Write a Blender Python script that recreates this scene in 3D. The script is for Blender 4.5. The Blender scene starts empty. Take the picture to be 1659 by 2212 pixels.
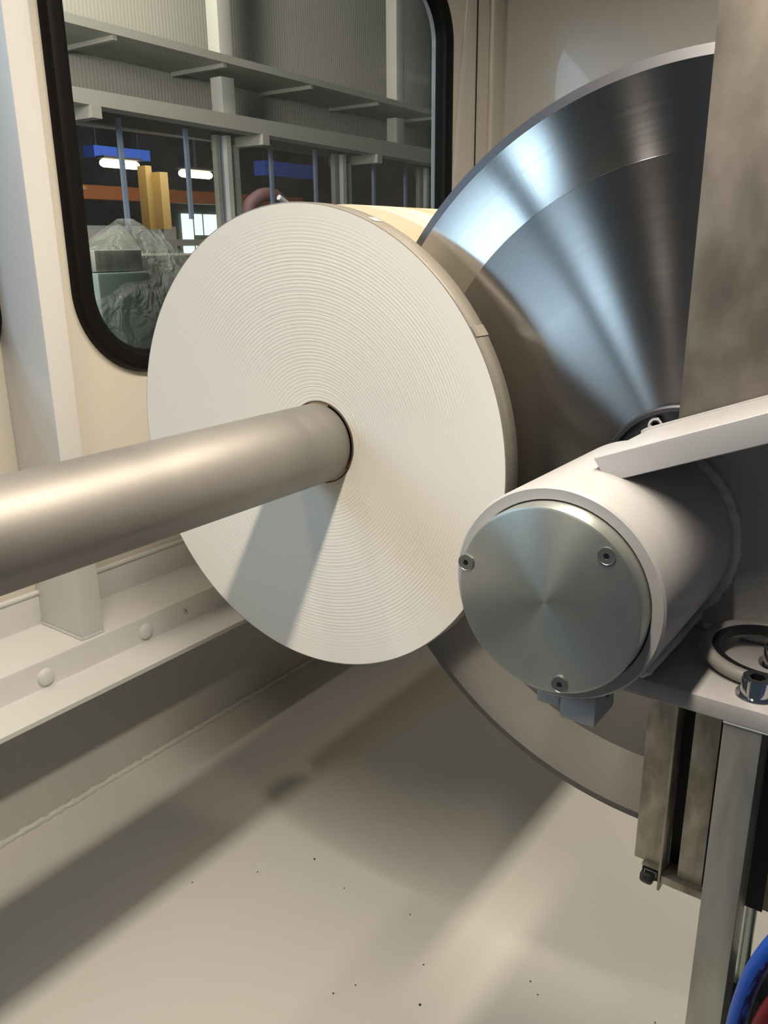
import bpy, bmesh, math, random
from mathutils import Vector, Matrix, noise
random.seed(7)
sc = bpy.context.scene
COL = sc.collection
ZF = 0.70            # the camera stands 0.70 m above the white machine bed (z = 0)

# ------------------------------------------------------------------ camera
cam_d = bpy.data.cameras.new('camera'); cam = bpy.data.objects.new('camera', cam_d); COL.objects.link(cam)
RX = Vector((0.8131358928, 0.5819940590, -0.0096402936))
DN = Vector((0.1678285737, -0.2502768211, -0.9535172168))
FW = Vector((-0.5573540973, 0.7737211566, -0.3011842992))
cam.matrix_world = Matrix(((RX.x, -DN.x, -FW.x, 0), (RX.y, -DN.y, -FW.y, 0), (RX.z, -DN.z, -FW.z, ZF), (0, 0, 0, 1)))
cam_d.sensor_fit = 'VERTICAL'; cam_d.sensor_height = 36.0; cam_d.lens = 36.0 * 1811.74 / 2212.0
cam_d.clip_start = 0.02; cam_d.clip_end = 100
sc.camera = cam

# ------------------------------------------------------------------ view, world, lights
sc.view_settings.view_transform = 'Standard'; sc.view_settings.look = 'None'
sc.view_settings.gamma = 1.0; sc.view_settings.use_curve_mapping = False
sc.view_settings.exposure = 0.0
w = bpy.data.worlds.new('world'); sc.world = w; w.use_nodes = True
bg = w.node_tree.nodes['Background']
bg.inputs[0].default_value = (0.66, 0.82, 1.0, 1); bg.inputs[1].default_value = 0.058

def area(name, loc, target, sx, sy, power, color, lean=None):
    d = bpy.data.lights.new(name, 'AREA'); d.shape = 'RECTANGLE'; d.size = sx; d.size_y = sy
    d.energy = power; d.color = color
    o = bpy.data.objects.new(name, d); COL.objects.link(o); o.location = loc
    v = (Vector(target) - Vector(loc)).normalized()
    # local Y of the lamp lies along world Y for a lamp that looks down, along world Z otherwise
    up = Vector((0, 1, 0)) if abs(v.z) > 0.9 else Vector((0, 0, 1))
    if lean: up = Vector(lean)
    z = -v; x = up.cross(z).normalized(); y = z.cross(x)
    o.rotation_euler = Matrix((x, y, z)).transposed().to_euler()
    return o
# warm light bar of the enclosure, above the frame and parallel to the roll
area('enclosure_light_bar', (-0.215, 0.52, 1.26), (-0.215, 0.52, 0.0), 0.045, 1.40, 21, (1.0, 0.88, 0.72))
area('enclosure_lamp_left', (-0.93, 0.30, 2.00), (-0.60, 0.50, 0.20), 0.07, 0.07, 4.2, (1.0, 0.90, 0.78))
# cool daylight through the second window of the left wall: two panes of the hall front
area('daylight_pane_narrow', (-1.49, -1.0, 1.38), (-0.4, 0.64, 0.6), 0.15, 0.95, 6, (0.57, 0.77, 1.0), (-0.8, 0, 1))
area('daylight_pane_wide', (-2.19, -1.0, 1.38), (-0.4, 0.64, 0.6), 0.50, 0.95, 15, (0.57, 0.77, 1.0), (-1.25, 0, 1))
# aisle lamp of the hall beyond the window, then two added fill lights
area('aisle_lamp', (-3.3, 2.4, 3.3), (-4.3, 3.4, 1.9), 0.5, 0.8, 70, (1.0, 0.90, 0.74))
area('aisle_fill', (-2.6, 0.9, 1.75), (-4.2, 4.6, 1.3), 0.5, 0.8, 75, (1.0, 0.93, 0.82))  # unseen fill, added to brighten the box beams, posts and wrapped machine
area('inner_hall_fill', (-7.0, 6.5, 2.40), (-8.5, 7.5, 0.5), 2.0, 3.0, 130, (0.95, 0.95, 1.0))  # unseen fill, added to lift the dark interior behind the glazing

# ------------------------------------------------------------------ materials
MATS = {}
def mat(name, col, rough=0.5, metal=0.0, bump=None, var=None, aniso=None, coat=0, spec=0.5, sub=None):
    m = bpy.data.materials.new(name); m.use_nodes = True; nt = m.node_tree; b = nt.nodes['Principled BSDF']
    b.inputs['Base Color'].default_value = (*col, 1); b.inputs['Roughness'].default_value = rough
    b.inputs['Metallic'].default_value = metal; b.inputs['Specular IOR Level'].default_value = spec
    b.inputs['Coat Weight'].default_value = coat
    tc = nt.nodes.new('ShaderNodeTexCoord')
    if var:      # (scale vec, colour2, lo, hi, detail)
        sv, c2, lo, hi, det = var
        mp = nt.nodes.new('ShaderNodeMapping'); mp.inputs['Scale'].default_value = sv
        nt.links.new(tc.outputs['Object'], mp.inputs[0])
        n = nt.nodes.new('ShaderNodeTexNoise'); n.inputs['Scale'].default_value = 1; n.inputs['Detail'].default_value = det
        n.inputs['Distortion'].default_value = 0.25
        nt.links.new(mp.outputs[0], n.inputs['Vector'])
        r = nt.nodes.new('ShaderNodeValToRGB'); r.color_ramp.elements[0].position = lo; r.color_ramp.elements[1].position = hi
        r.color_ramp.elements[0].color = (*col, 1); r.color_ramp.elements[1].color = (*c2, 1)
        nt.links.new(n.outputs['Fac'], r.inputs[0]); nt.links.new(r.outputs[0], b.inputs['Base Color'])
    if bump:     # (scale vec, strength, distance)
        sv, st, di = bump
        mp = nt.nodes.new('ShaderNodeMapping'); mp.inputs['Scale'].default_value = sv
        nt.links.new(tc.outputs['Object'], mp.inputs[0])
        n = nt.nodes.new('ShaderNodeTexNoise'); n.inputs['Scale'].default_value = 1; n.inputs['Detail'].default_value = 3
        nt.links.new(mp.outputs[0], n.inputs['Vector'])
        bp = nt.nodes.new('ShaderNodeBump'); bp.inputs['Strength'].default_value = st; bp.inputs['Distance'].default_value = di
        nt.links.new(n.outputs['Fac'], bp.inputs['Height']); nt.links.new(bp.outputs[0], b.inputs['Normal'])
    if aniso is not None:
        b.inputs['Anisotropic'].default_value = aniso[0]; b.inputs['Anisotropic Rotation'].default_value = aniso[1]
        tg = nt.nodes.new('ShaderNodeTangent'); tg.direction_type = 'RADIAL'; tg.axis = 'Y'
        nt.links.new(tg.outputs[0], b.inputs['Tangent'])
    MATS[name] = m; return m
def emis(name, col, st):
    m = bpy.data.materials.new(name); m.use_nodes = True; nt = m.node_tree
    b = nt.nodes['Principled BSDF']; b.inputs['Base Color'].default_value = (0, 0, 0, 1)
    b.inputs['Emission Color'].default_value = (*col, 1); b.inputs['Emission Strength'].default_value = st
    return m

M_wall = mat('cream_painted_sheet', (0.74, 0.69, 0.60), 0.42, bump=((60, 60, 60), 0.04, 0.002), coat=0.15)
M_bed = mat('bed_paint', (0.53, 0.515, 0.475), 0.36, bump=((45, 45, 45), 0.05, 0.002))
M_back = mat('back_wall_paint', (0.57, 0.545, 0.50), 0.30, coat=0.3, bump=((60, 60, 60), 0.04, 0.002))
M_white = mat('white_enamel', (0.74, 0.73, 0.71), 0.38, bump=((120, 120, 120), 0.06, 0.001))
M_bracket = mat('grey_white_enamel', (0.47, 0.46, 0.46), 0.34, bump=((150, 150, 150), 0.08, 0.0008))
M_weld = mat('painted_weld', (0.62, 0.62, 0.62), 0.25, bump=((400, 400, 400), 0.6, 0.002))
M_rubber = mat('black_rubber', (0.004, 0.004, 0.004), 0.5, bump=((10, 10, 90), 0.12, 0.002), spec=0.22)
M_shaft = mat('satin_aluminium', (0.30, 0.285, 0.265), 0.56, metal=0.75, var=((9, 9, 9), (0.36, 0.34, 0.315), 0.35, 0.65, 2))
M_zinc = mat('zinc_plate', (0.60, 0.62, 0.56), 0.40, metal=0.85, var=((18, 18, 18), (0.46, 0.50, 0.47), 0.35, 0.7, 5), aniso=(0.62, 0.25))
M_chrome = mat('bright_zinc', (0.72, 0.75, 0.77), 0.12, metal=1.0)
M_screw = mat('screw_steel', (0.62, 0.62, 0.56), 0.35, metal=1.0)
M_black = mat('black_paint_and_socket_shade', (0.006, 0.007, 0.008), 0.5)
M_dark = mat('dark_gap', (0.012, 0.013, 0.014), 0.6)
M_core = mat('brown_core', (0.10, 0.065, 0.04), 0.6)
M_mill = mat('mill_scale_steel', (0.29, 0.255, 0.215), 0.45, metal=0.6, var=((22, 22, 13), (0.13, 0.112, 0.095), 0.36, 0.66, 11), bump=((80, 80, 40), 0.12, 0.0008))
M_mill2 = mat('streaked_mill_steel', (0.60, 0.53, 0.41), 0.45, metal=0.5, var=((60, 60, 24), (0.24, 0.205, 0.155), 0.36, 0.70, 12), bump=((120, 120, 30), 0.12, 0.0006))
M_galv = mat('galvanised_steel', (0.50, 0.50, 0.44), 0.42, metal=0.6, var=((60, 60, 9), (0.33, 0.325, 0.29), 0.4, 0.7, 6), bump=((160, 160, 30), 0.10, 0.0005))
M_roller = mat('dark_roller_plastic', (0.06, 0.055, 0.045), 0.45)
M_pipe = mat('shiny_tube', (0.62, 0.66, 0.60), 0.3, metal=0.8)
M_hose_red = mat('red_rubber_hose', (0.13, 0.004, 0.007), 0.45)
M_ring = mat('grey_coated_ring', (0.30, 0.28, 0.27), 0.4)
M_clad = mat('grey_cladding', (0.50, 0.49, 0.44), 0.35)
M_steelw = mat('hall_frame_grey', (0.38, 0.38, 0.345), 0.5)
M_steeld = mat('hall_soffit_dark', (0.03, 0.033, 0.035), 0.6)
M_bluerod = mat('blue_glazing_bar', (0.30, 0.38, 0.55), 0.5)
M_col = mat('pale_column_paint', (0.62, 0.62, 0.58), 0.4)
M_yellow = mat('yellow_column_paint', (0.27, 0.16, 0.035), 0.5)
M_orange = mat('orange_crane_paint', (0.40, 0.13, 0.035), 0.5)
M_bluep = mat('blue_panel', (0.05, 0.14, 0.62), 0.5)
M_halld = mat('hall_far_wall', (0.10, 0.11, 0.11), 0.7, var=((1.2, 1.2, 1.6), (0.05, 0.055, 0.06), 0.4, 0.6, 3))
M_hallfloor = mat('hall_floor_concrete', (0.22, 0.21, 0.19), 0.4)
M_green = mat('grey_green_cabinet', (0.20, 0.27, 0.25), 0.45)
M_redm = mat('red_machine_part', (0.05, 0.014, 0.011), 0.7)
E_lamp = emis('lamp_glow', (1.0, 0.80, 0.52), 9.0)
E_day = emis('daylight_glow', (0.76, 1.0, 0.88), 1.7)

# blade: circularly brushed steel
M_blade = mat('brushed_blade_outer', (0.42, 0.405, 0.385), 0.21, metal=1.0, aniso=(1.0, 0.25))
M_blade2 = mat('brushed_blade_inner', (0.31, 0.295, 0.28), 0.26, metal=1.0, aniso=(1.0, 0.25))
M_edge = mat('ground_bevel', (0.13, 0.13, 0.14), 0.45, metal=1.0)
for m in (M_blade, M_blade2):      # fine circular scratches
    nt = m.node_tree; b = nt.nodes['Principled BSDF']
    tc = nt.nodes.new('ShaderNodeTexCoord'); sx = nt.nodes.new('ShaderNodeVectorMath'); sx.operation = 'MULTIPLY'
    sx.inputs[1].default_value = (1, 0, 1); ln = nt.nodes.new('ShaderNodeVectorMath'); ln.operation = 'LENGTH'
    nt.links.new(tc.outputs['Object'], sx.inputs[0]); nt.links.new(sx.outputs[0], ln.inputs[0])
    n = nt.nodes.new('ShaderNodeTexNoise'); n.noise_dimensions = '1D'; n.inputs['Scale'].default_value = 260; n.inputs['Detail'].default_value = 4
    nt.links.new(ln.outputs['Value'], n.inputs['W'])
    mr = nt.nodes.new('ShaderNodeMapRange'); r0 = b.inputs['Roughness'].default_value
    mr.inputs['To Min'].default_value = r0 - 0.02; mr.inputs['To Max'].default_value = r0 + 0.02
    nt.links.new(n.outputs['Fac'], mr.inputs['Value']); nt.links.new(mr.outputs[0], b.inputs['Roughness'])

def paper_face(name, col, amp):
    m = mat(name, col, 0.62, spec=0.35); nt = m.node_tree; b = nt.nodes['Principled BSDF']
    uv = nt.nodes.new('ShaderNodeUVMap'); uv.uv_map = 'UVMap'
    sep = nt.nodes.new('ShaderNodeSeparateXYZ'); nt.links.new(uv.outputs[0], sep.inputs[0])
    n1 = nt.nodes.new('ShaderNodeTexNoise'); n1.noise_dimensions = '1D'; n1.inputs['Scale'].default_value = 60; n1.inputs['Detail'].default_value = 2
    nt.links.new(sep.outputs['X'], n1.inputs['W'])
    mu = nt.nodes.new('ShaderNodeMath'); mu.operation = 'MULTIPLY_ADD'; mu.inputs[1].default_value = 66 * 2 * math.pi
    ns = nt.nodes.new('ShaderNodeMath'); ns.operation = 'MULTIPLY'; ns.inputs[1].default_value = 5.0
    nt.links.new(n1.outputs['Fac'], ns.inputs[0]); nt.links.new(sep.outputs['X'], mu.inputs[0]); nt.links.new(ns.outputs[0], mu.inputs[2])
    si = nt.nodes.new('ShaderNodeMath'); si.operation = 'SINE'; nt.links.new(mu.outputs[0], si.inputs[0])
    n2 = nt.nodes.new('ShaderNodeTexNoise'); n2.noise_dimensions = '1D'; n2.inputs['Scale'].default_value = 420; n2.inputs['Detail'].default_value = 2
    nt.links.new(sep.outputs['X'], n2.inputs['W'])
    ad = nt.nodes.new('ShaderNodeMath'); ad.operation = 'MULTIPLY_ADD'; ad.inputs[1].default_value = 1.2
    nt.links.new(n2.outputs['Fac'], ad.inputs[0]); nt.links.new(si.outputs[0], ad.inputs[2])
    # the grooves die out towards the outer wraps
    fade = nt.nodes.new('ShaderNodeMapRange'); fade.inputs['From Min'].default_value = 1.0; fade.inputs['From Max'].default_value = 0.80
    nt.links.new(sep.outputs['X'], fade.inputs['Value'])
    mm = nt.nodes.new('ShaderNodeMath'); mm.operation = 'MULTIPLY'
    nt.links.new(ad.outputs[0], mm.inputs[0]); nt.links.new(fade.outputs[0], mm.inputs[1])
    bp = nt.nodes.new('ShaderNodeBump'); bp.inputs['Strength'].default_value = 1.0; bp.inputs['Distance'].default_value = amp
    nt.links.new(mm.outputs[0], bp.inputs['Height']); nt.links.new(bp.outputs[0], b.inputs['Normal'])
    return m
M_paper = paper_face('wound_paper_face', (0.92, 0.88, 0.79), 0.00007)
M_paper2 = paper_face('wound_paper_face_gap_glow', (0.78, 0.70, 0.52), 0.00006)  # same paper; golden bounce light of the shaded gap put into its colour
def paper_side(name, c1, c2, sy, rough):
    m = mat(name, c1, rough, spec=0.5, coat=0.12, var=((3, sy, 3), c2, 0.42, 0.6, 2)); return m
M_side = paper_side('glossy_outer_wrap', (0.21, 0.195, 0.165), (0.26, 0.24, 0.205), 90, 0.34)
M_logside = paper_side('log_outer_wrap', (0.50, 0.42, 0.28), (0.62, 0.56, 0.43), 34, 0.42)

# blue hose with a row of dark print along it
M_hose_blue = mat('blue_rubber_hose', (0.012, 0.075, 0.42), 0.36)
nt = M_hose_blue.node_tree; b = nt.nodes['Principled BSDF']
uv = nt.nodes.new('ShaderNodeUVMap'); uv.uv_map = 'UVMap'; sp = nt.nodes.new('ShaderNodeSeparateXYZ'); nt.links.new(uv.outputs[0], sp.inputs[0])
def mth(op, a, bb, ntree=nt):
    n = ntree.nodes.new('ShaderNodeMath'); n.operation = op
    for i, v in enumerate((a, bb)):
        if v is None: continue
        if hasattr(v, 'links'): ntree.links.new(v, n.inputs[i])
        else: n.inputs[i].default_value = v
    return n.outputs[0]
band = mth('LESS_THAN', mth('ABSOLUTE', mth('SUBTRACT', sp.outputs['Y'], 0.68), None), 0.085)
cell = nt.nodes.new('ShaderNodeTexNoise'); cell.inputs['Scale'].default_value = 1.0; cell.inputs['Detail'].default_value = 1
mp = nt.nodes.new('ShaderNodeMapping'); mp.inputs['Scale'].default_value = (95, 14, 1)
nt.links.new(uv.outputs[0], mp.inputs[0]); nt.links.new(mp.outputs[0], cell.inputs['Vector'])
glyph = mth('GREATER_THAN', cell.outputs['Fac'], 0.44)
fac = mth('MULTIPLY', band, glyph)
mx = nt.nodes.new('ShaderNodeMix'); mx.data_type = 'RGBA'
mx.inputs[6].default_value = (0.012, 0.085, 0.46, 1); mx.inputs[7].default_value = (0.003, 0.012, 0.13, 1)
nt.links.new(fac, mx.inputs[0]); nt.links.new(mx.outputs[2], b.inputs['Base Color'])

# ribbed cladding
nt = M_clad.node_tree; b = nt.nodes['Principled BSDF']
tc = nt.nodes.new('ShaderNodeTexCoord'); wv = nt.nodes.new('ShaderNodeTexWave'); wv.bands_direction = 'Y'; wv.inputs['Scale'].default_value = 12.0
nt.links.new(tc.outputs['Object'], wv.inputs['Vector'])
bp = nt.nodes.new('ShaderNodeBump'); bp.inputs['Strength'].default_value = 0.3; bp.inputs['Distance'].default_value = 0.003
nt.links.new(wv.outputs['Fac'], bp.inputs['Height']); nt.links.new(bp.outputs[0], b.inputs['Normal'])

# glass pane: clear with fresnel reflection
M_glass = bpy.data.materials.new('window_glass'); M_glass.use_nodes = True; nt = M_glass.node_tree; nt.nodes.clear()
out = nt.nodes.new('ShaderNodeOutputMaterial'); mix = nt.nodes.new('ShaderNodeMixShader'); tr = nt.nodes.new('ShaderNodeBsdfTransparent')
tr.inputs[0].default_value = (0.88, 0.90, 0.89, 1); gl = nt.nodes.new('ShaderNodeBsdfGlossy'); gl.inputs['Roughness'].default_value = 0.02
lw = nt.nodes.new('ShaderNodeLayerWeight'); lw.inputs[0].default_value = 0.5; pw = nt.nodes.new('ShaderNodeMath'); pw.operation = 'POWER'; pw.inputs[1].default_value = 5.0
nt.links.new(lw.outputs['Facing'], pw.inputs[0]); fr = nt.nodes.new('ShaderNodeMapRange'); fr.inputs['To Min'].default_value = 0.04; nt.links.new(pw.outputs[0], fr.inputs['Value'])
nt.links.new(fr.outputs[0], mix.inputs[0]); nt.links.new(tr.outputs[0], mix.inputs[1]); nt.links.new(gl.outputs[0], mix.inputs[2]); nt.links.new(mix.outputs[0], out.inputs[0])
# crinkled plastic wrap
M_wrap = bpy.data.materials.new('clear_plastic_wrap'); M_wrap.use_nodes = True; nt = M_wrap.node_tree; nt.nodes.clear()
out = nt.nodes.new('ShaderNodeOutputMaterial'); mix = nt.nodes.new('ShaderNodeMixShader'); tr = nt.nodes.new('ShaderNodeBsdfTransparent')
tr.inputs[0].default_value = (0.85, 0.87, 0.86, 1); gl = nt.nodes.new('ShaderNodeBsdfPrincipled'); gl.inputs['Roughness'].default_value = 0.15
gl.inputs['Base Color'].default_value = (0.6, 0.62, 0.6, 1)
tc = nt.nodes.new('ShaderNodeTexCoord'); nn = nt.nodes.new('ShaderNodeTexNoise'); nn.inputs['Scale'].default_value = 11; nn.inputs['Detail'].default_value = 3; nn.inputs['Distortion'].default_value = 0.6
nt.links.new(tc.outputs['Object'], nn.inputs['Vector']); bp = nt.nodes.new('ShaderNodeBump'); bp.inputs['Strength'].default_value = 1; bp.inputs['Distance'].default_value = 0.05
nt.links.new(nn.outputs['Fac'], bp.inputs['Height']); nt.links.new(bp.outputs[0], gl.inputs['Normal'])
mix.inputs[0].default_value = 0.20
nt.links.new(tr.outputs[0], mix.inputs[1]); nt.links.new(gl.outputs[0], mix.inputs[2]); nt.links.new(mix.outputs[0], out.inputs[0])

# ------------------------------------------------------------------ helpers
def obj(name, bm, m, parent=None, loc=(0, 0, 0), smooth=None):
    me = bpy.data.meshes.new(name); bmesh.ops.recalc_face_normals(bm, faces=bm.faces[:]); bm.to_mesh(me); bm.free()
    o = bpy.data.objects.new(name, me); COL.objects.link(o); o.location = loc
    for mm in (m if isinstance(m, (list, tuple)) else [m]): me.materials.append(mm)
    if smooth is not None:
        for p in me.polygons: p.use_smooth = True
        try: me.set_sharp_from_angle(angle=math.radians(smooth))
        except Exception: pass
    if parent:
        o.parent = parent; o.location = Vector(loc) - parent.location
    return o
def thing(name, label, cat, loc, group=None):
    o = bpy.data.objects.new(name, None); COL.objects.link(o); o.location = loc; o.empty_display_size = 0.05
    o['label'] = label; o['category'] = cat
    if group: o['group'] = group
    return o
def tag(o, label, cat, group=None, kind=None):
    o['label'] = label; o['category'] = cat
    if group: o['group'] = group
    if kind: o['kind'] = kind
    return o
def struct(o, label=None):
    o['kind'] = 'structure'
    if label: o['label'] = label
    return o
def box(bm, x0, x1, y0, y1, z0, z1, bev=0.0):
    r = bmesh.ops.create_cube(bm, size=1.0); vs = r['verts']
    for v in vs:
        v.co = Vector((x0 + (v.co.x + .5) * (x1 - x0), y0 + (v.co.y + .5) * (y1 - y0), z0 + (v.co.z + .5) * (z1 - z0)))
    if bev:
        es = list({e for v in vs for e in v.link_edges})
        bmesh.ops.bevel(bm, geom=es, offset=bev, segments=2, profile=0.6, affect='EDGES')
    return bm
def boxo(name, b6, m, parent=None, bev=0.0, org=None):
    """box given in world metres; its object origin sits at the base centre"""
    x0, x1, y0, y1, z0, z1 = b6
    o = org or ((x0 + x1) / 2, (y0 + y1) / 2, z0)
    bm = bmesh.new(); box(bm, x0 - o[0], x1 - o[0], y0 - o[1], y1 - o[1], z0 - o[2], z1 - o[2], bev)
    return obj(name, bm, m, parent, o, smooth=35 if bev else None)
def lathe(prof, n=96, closed=False):
    """rings about the local Y axis. prof entries: (r, y[, cx, cz[, matindex]]); matindex belongs to the band that starts there"""
    bm = bmesh.new(); uvl = bm.loops.layers.uv.new('UVMap'); rings = []
    R = max(p[0] for p in prof)
    for p in prof:
        r, y = p[0], p[1]; cx, cz = (p[2], p[3]) if len(p) > 3 else (0, 0)
        if r < 1e-6: rings.append([bm.verts.new((cx, y, cz))])
        else: rings.append([bm.verts.new((cx + r * math.cos(2 * math.pi * i / n), y, cz + r * math.sin(2 * math.pi * i / n))) for i in range(n)])
    k = len(rings)
    for j in range(k if closed else k - 1):
        a, c = rings[j], rings[(j + 1) % k]; pa, pc = prof[j], prof[(j + 1) % k]
        mi = pa[4] if len(pa) > 4 else 0
        for i in range(n):
            i2 = (i + 1) % n
            if len(a) == 1: vs = [a[0], c[i2], c[i]]; uvs = [(pa[0] / R, i / n), (pc[0] / R, (i + 1) / n), (pc[0] / R, i / n)]
            elif len(c) == 1: vs = [a[i], a[i2], c[0]]; uvs = [(pa[0] / R, i / n), (pa[0] / R, (i + 1) / n), (pc[0] / R, i / n)]
            else: vs = [a[i], a[i2], c[i2], c[i]]; uvs = [(pa[0] / R, i / n), (pa[0] / R, (i + 1) / n), (pc[0] / R, (i + 1) / n), (pc[0] / R, i / n)]
            f = bm.faces.new(vs); f.material_index = mi
            for l, u in zip(f.loops, uvs): l[uvl].uv = u
    return bm
def tube(pts, r, n=20, sub=8, caps=True, rr=None):
    """swept tube along a Catmull-Rom curve through pts, UV = (length in m, angle)"""
    P = [Vector(p) for p in pts]; path = []
    if len(P) > 2 and sub > 1:
        Q = [P[0] * 2 - P[1]] + P + [P[-1] * 2 - P[-2]]
        for i in range(1, len(Q) - 2):
            for s in range(sub):
                t = s / sub; a, b_, c, d = Q[i - 1], Q[i], Q[i + 1], Q[i + 2]
                path.append(0.5 * ((2 * b_) + (c - a) * t + (2 * a - 5 * b_ + 4 * c - d) * t * t + (3 * b_ - a - 3 * c + d) * t ** 3))
        path.append(P[-1])
    else: path = P
    bm = bmesh.new(); uvl = bm.loops.layers.uv.new('UVMap'); rings = []; L = [0.0]
    nrm = None
    for i, p in enumerate(path):
        t = (path[min(i + 1, len(path) - 1)] - path[max(i - 1, 0)]).normalized()
        if nrm is None: nrm = t.orthogonal().normalized() if abs(t.y) > 0.9 else Vector((0, 1, 0)).cross(t).normalized()
        nrm = (nrm - t * nrm.dot(t)).normalized(); bn = t.cross(nrm)
        rad = rr(i / (len(path) - 1)) if rr else r
        rings.append([bm.verts.new(p + rad * (math.cos(2 * math.pi * k / n) * nrm + math.sin(2 * math.pi * k / n) * bn)) for k in range(n)])
        if i: L.append(L[-1] + (p - path[i - 1]).length)
    for j in range(len(rings) - 1):
        for k in range(n):
            k2 = (k + 1) % n; f = bm.faces.new([rings[j][k], rings[j][k2], rings[j + 1][k2], rings[j + 1][k]])
            for l, u in zip(f.loops, [(L[j], k / n), (L[j], (k + 1) / n), (L[j + 1], (k + 1) / n), (L[j + 1], k / n)]): l[uvl].uv = u
    if caps: bm.faces.new(rings[0][::-1]); bm.faces.new(rings[-1])
    return bm
def rrect(a0, a1, b0, b1, r, n=12):
    out = []
    for (ca, cb, s) in ((a1 - r, b1 - r, 0), (a0 + r, b1 - r, 1), (a0 + r, b0 + r, 2), (a1 - r, b0 + r, 3)):
        for i in range(n + 1):
            t = (s + i / n) * math.pi / 2; out.append((ca + r * math.cos(t), cb + r * math.sin(t)))
    return out
def plate(outer, holes, axis, d0, d1):
    """flat plate from 2-D loops; axis 0: loops are (y, z) at X d0..d1, axis 1: (x, z) at Y d0..d1, axis 2: (x, y)"""
    bm = bmesh.new(); es = []
    def P(q, d):
        return (d, q[0], q[1]) if axis == 0 else ((q[0], d, q[1]) if axis == 1 else (q[0], q[1], d))
    for lp in [outer] + holes:
        vs = [bm.verts.new(P(q, d0)) for q in lp]
        for i in range(len(vs)): es.append(bm.edges.new((vs[i], vs[(i + 1) % len(vs)])))
    bmesh.ops.triangle_fill(bm, use_beauty=True, use_dissolve=False, edges=es)
    r = bmesh.ops.extrude_face_region(bm, geom=bm.faces[:])
    off = Vector(P((0, 0), d1 - d0))
    bmesh.ops.translate(bm, vec=off, verts=[v for v in r['geom'] if isinstance(v, bmesh.types.BMVert)])
    return bm
def shift(bm, v): bmesh.ops.translate(bm, vec=Vector(v), verts=bm.verts[:]); return bm
def copy_tree(o, loc, label=None):
    c = o.copy(); COL.objects.link(c); c.location = loc
    if label: c['label'] = label
    for ch in [k for k in bpy.data.objects if k.parent == o]:
        d = ch.copy(); COL.objects.link(d); d.parent = c
        for g in [k for k in bpy.data.objects if k.parent == ch]:
            e = g.copy(); COL.objects.link(e); e.parent = d
    return c
def socket_screw(r, h, hexr, cone=False):
    """screw head about local Y (head points to -Y) with a hexagon recess"""
    bm = bmesh.new(); n = 36; N = n
    def ring(rad, y, six=False):
        o = []
        for i in range(n):
            t = 2 * math.pi * i / n; q = rad
            if six: k = (t % (math.pi / 3)) - math.pi / 6; q = rad * math.cos(math.pi / 6) / math.cos(k)
            o.append(bm.verts.new((q * math.cos(t), y, q * math.sin(t))))
        return o
    if cone: rs = [ring(r, 0.0), ring(r, -h), ring(r * 0.93, -h * 1.05), ring(r * 0.90, -h * 0.7), ring(r * 0.55, -h * 0.7), ring(hexr, -h * 0.65, True), ring(hexr * 0.9, -h * 0.35, True)]
    else: rs = [ring(r * 1.02, 0), ring(r, -h * 0.04), ring(r, -h * 0.88), ring(r * 0.93, -h), ring(r * 0.66, -h), ring(hexr, -h * 0.97, True), ring(hexr, -h * 0.35, True)]
    for a, c in zip(rs, rs[1:]):
        for i in range(n): bm.faces.new([a[i], a[(i + 1) % n], c[(i + 1) % n], c[i]])
    for k_ in (rs[-1], rs[-2]):  # socket faces get the black slot: painted shade for a shallow recess
        for v_ in k_:
            for f_ in v_.link_faces:
                if all(q in rs[-1] or q in rs[-2] for q in f_.verts): f_.material_index = 1
    bm.faces.new(rs[-1]).material_index = 1; bm.faces.new(rs[0][::-1]) if not cone else None
    return bm
def Z(z): return z + ZF

# ------------------------------------------------------------------ the enclosure
XW = -0.993; XR = -0.890; XL = -0.828
struct(boxo('floor', (XR - 0.01, 0.14, 0.20, 1.87, -0.02, 0.0), M_bed), 'cream painted steel bed of the machine')
outer = [(-0.90, Z(-0.47)), (1.86, Z(-0.47)), (1.86, 1.75), (-0.90, 1.75)]
W1 = (0.683, 1.622, Z(-0.17), Z(0.505)); W2 = (-0.78, 0.583, Z(-0.17), Z(0.505))
hole = lambda W, i: rrect(W[0] + i, W[1] - i, W[2] + i, W[3] - i, 0.12 - i, 14)
struct(obj('wall_left', plate(outer, [hole(W1, 0.02), hole(W2, 0.02)], 0, XW - 0.03, XW), M_wall), 'cream painted sheet wall with rounded windows')
for i, W in ((1, W1), (2, W2)):
    root = bpy.data.objects.new('window_%d' % i, None); COL.objects.link(root); root.location = (XW, (W[0] + W[1]) / 2, W[2]); struct(root)
    root['label'] = ('rounded window in a black rubber gasket behind the roll' if i == 1 else 'second rounded window cut off by the left edge of the photo')
    bm = bmesh.new(); loops = []
    for ins, dx in ((0.0, 0.0), (0.001, 0.008), (0.005, 0.0125), (0.014, 0.0135), (0.018, 0.0118), (0.022, 0.0125), (0.029, 0.009), (0.033, 0.002), (0.034, -0.012)):
        lp = rrect(W[0] + ins, W[1] - ins, W[2] + ins, W[3] - ins, 0.12 - ins, 16)
        loops.append([bm.verts.new((XW + dx, a, b_)) for a, b_ in lp])
    for a, c in zip(loops, loops[1:]):
        for k in range(len(a)): bm.faces.new([a[k], a[(k + 1) % len(a)], c[(k + 1) % len(a)], c[k]])
    shift(bm, -root.location)
    g = obj('rubber_gasket', bm, M_rubber, root, root.location, smooth=40)
    bm = plate(rrect(W[0] + 0.026, W[1] - 0.026, W[2] + 0.026, W[3] - 0.026, 0.094, 16), [], 0, XW - 0.011, XW - 0.006)
    shift(bm, -root.location); obj('glass_pane', bm, M_glass, root, root.location)
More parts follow.
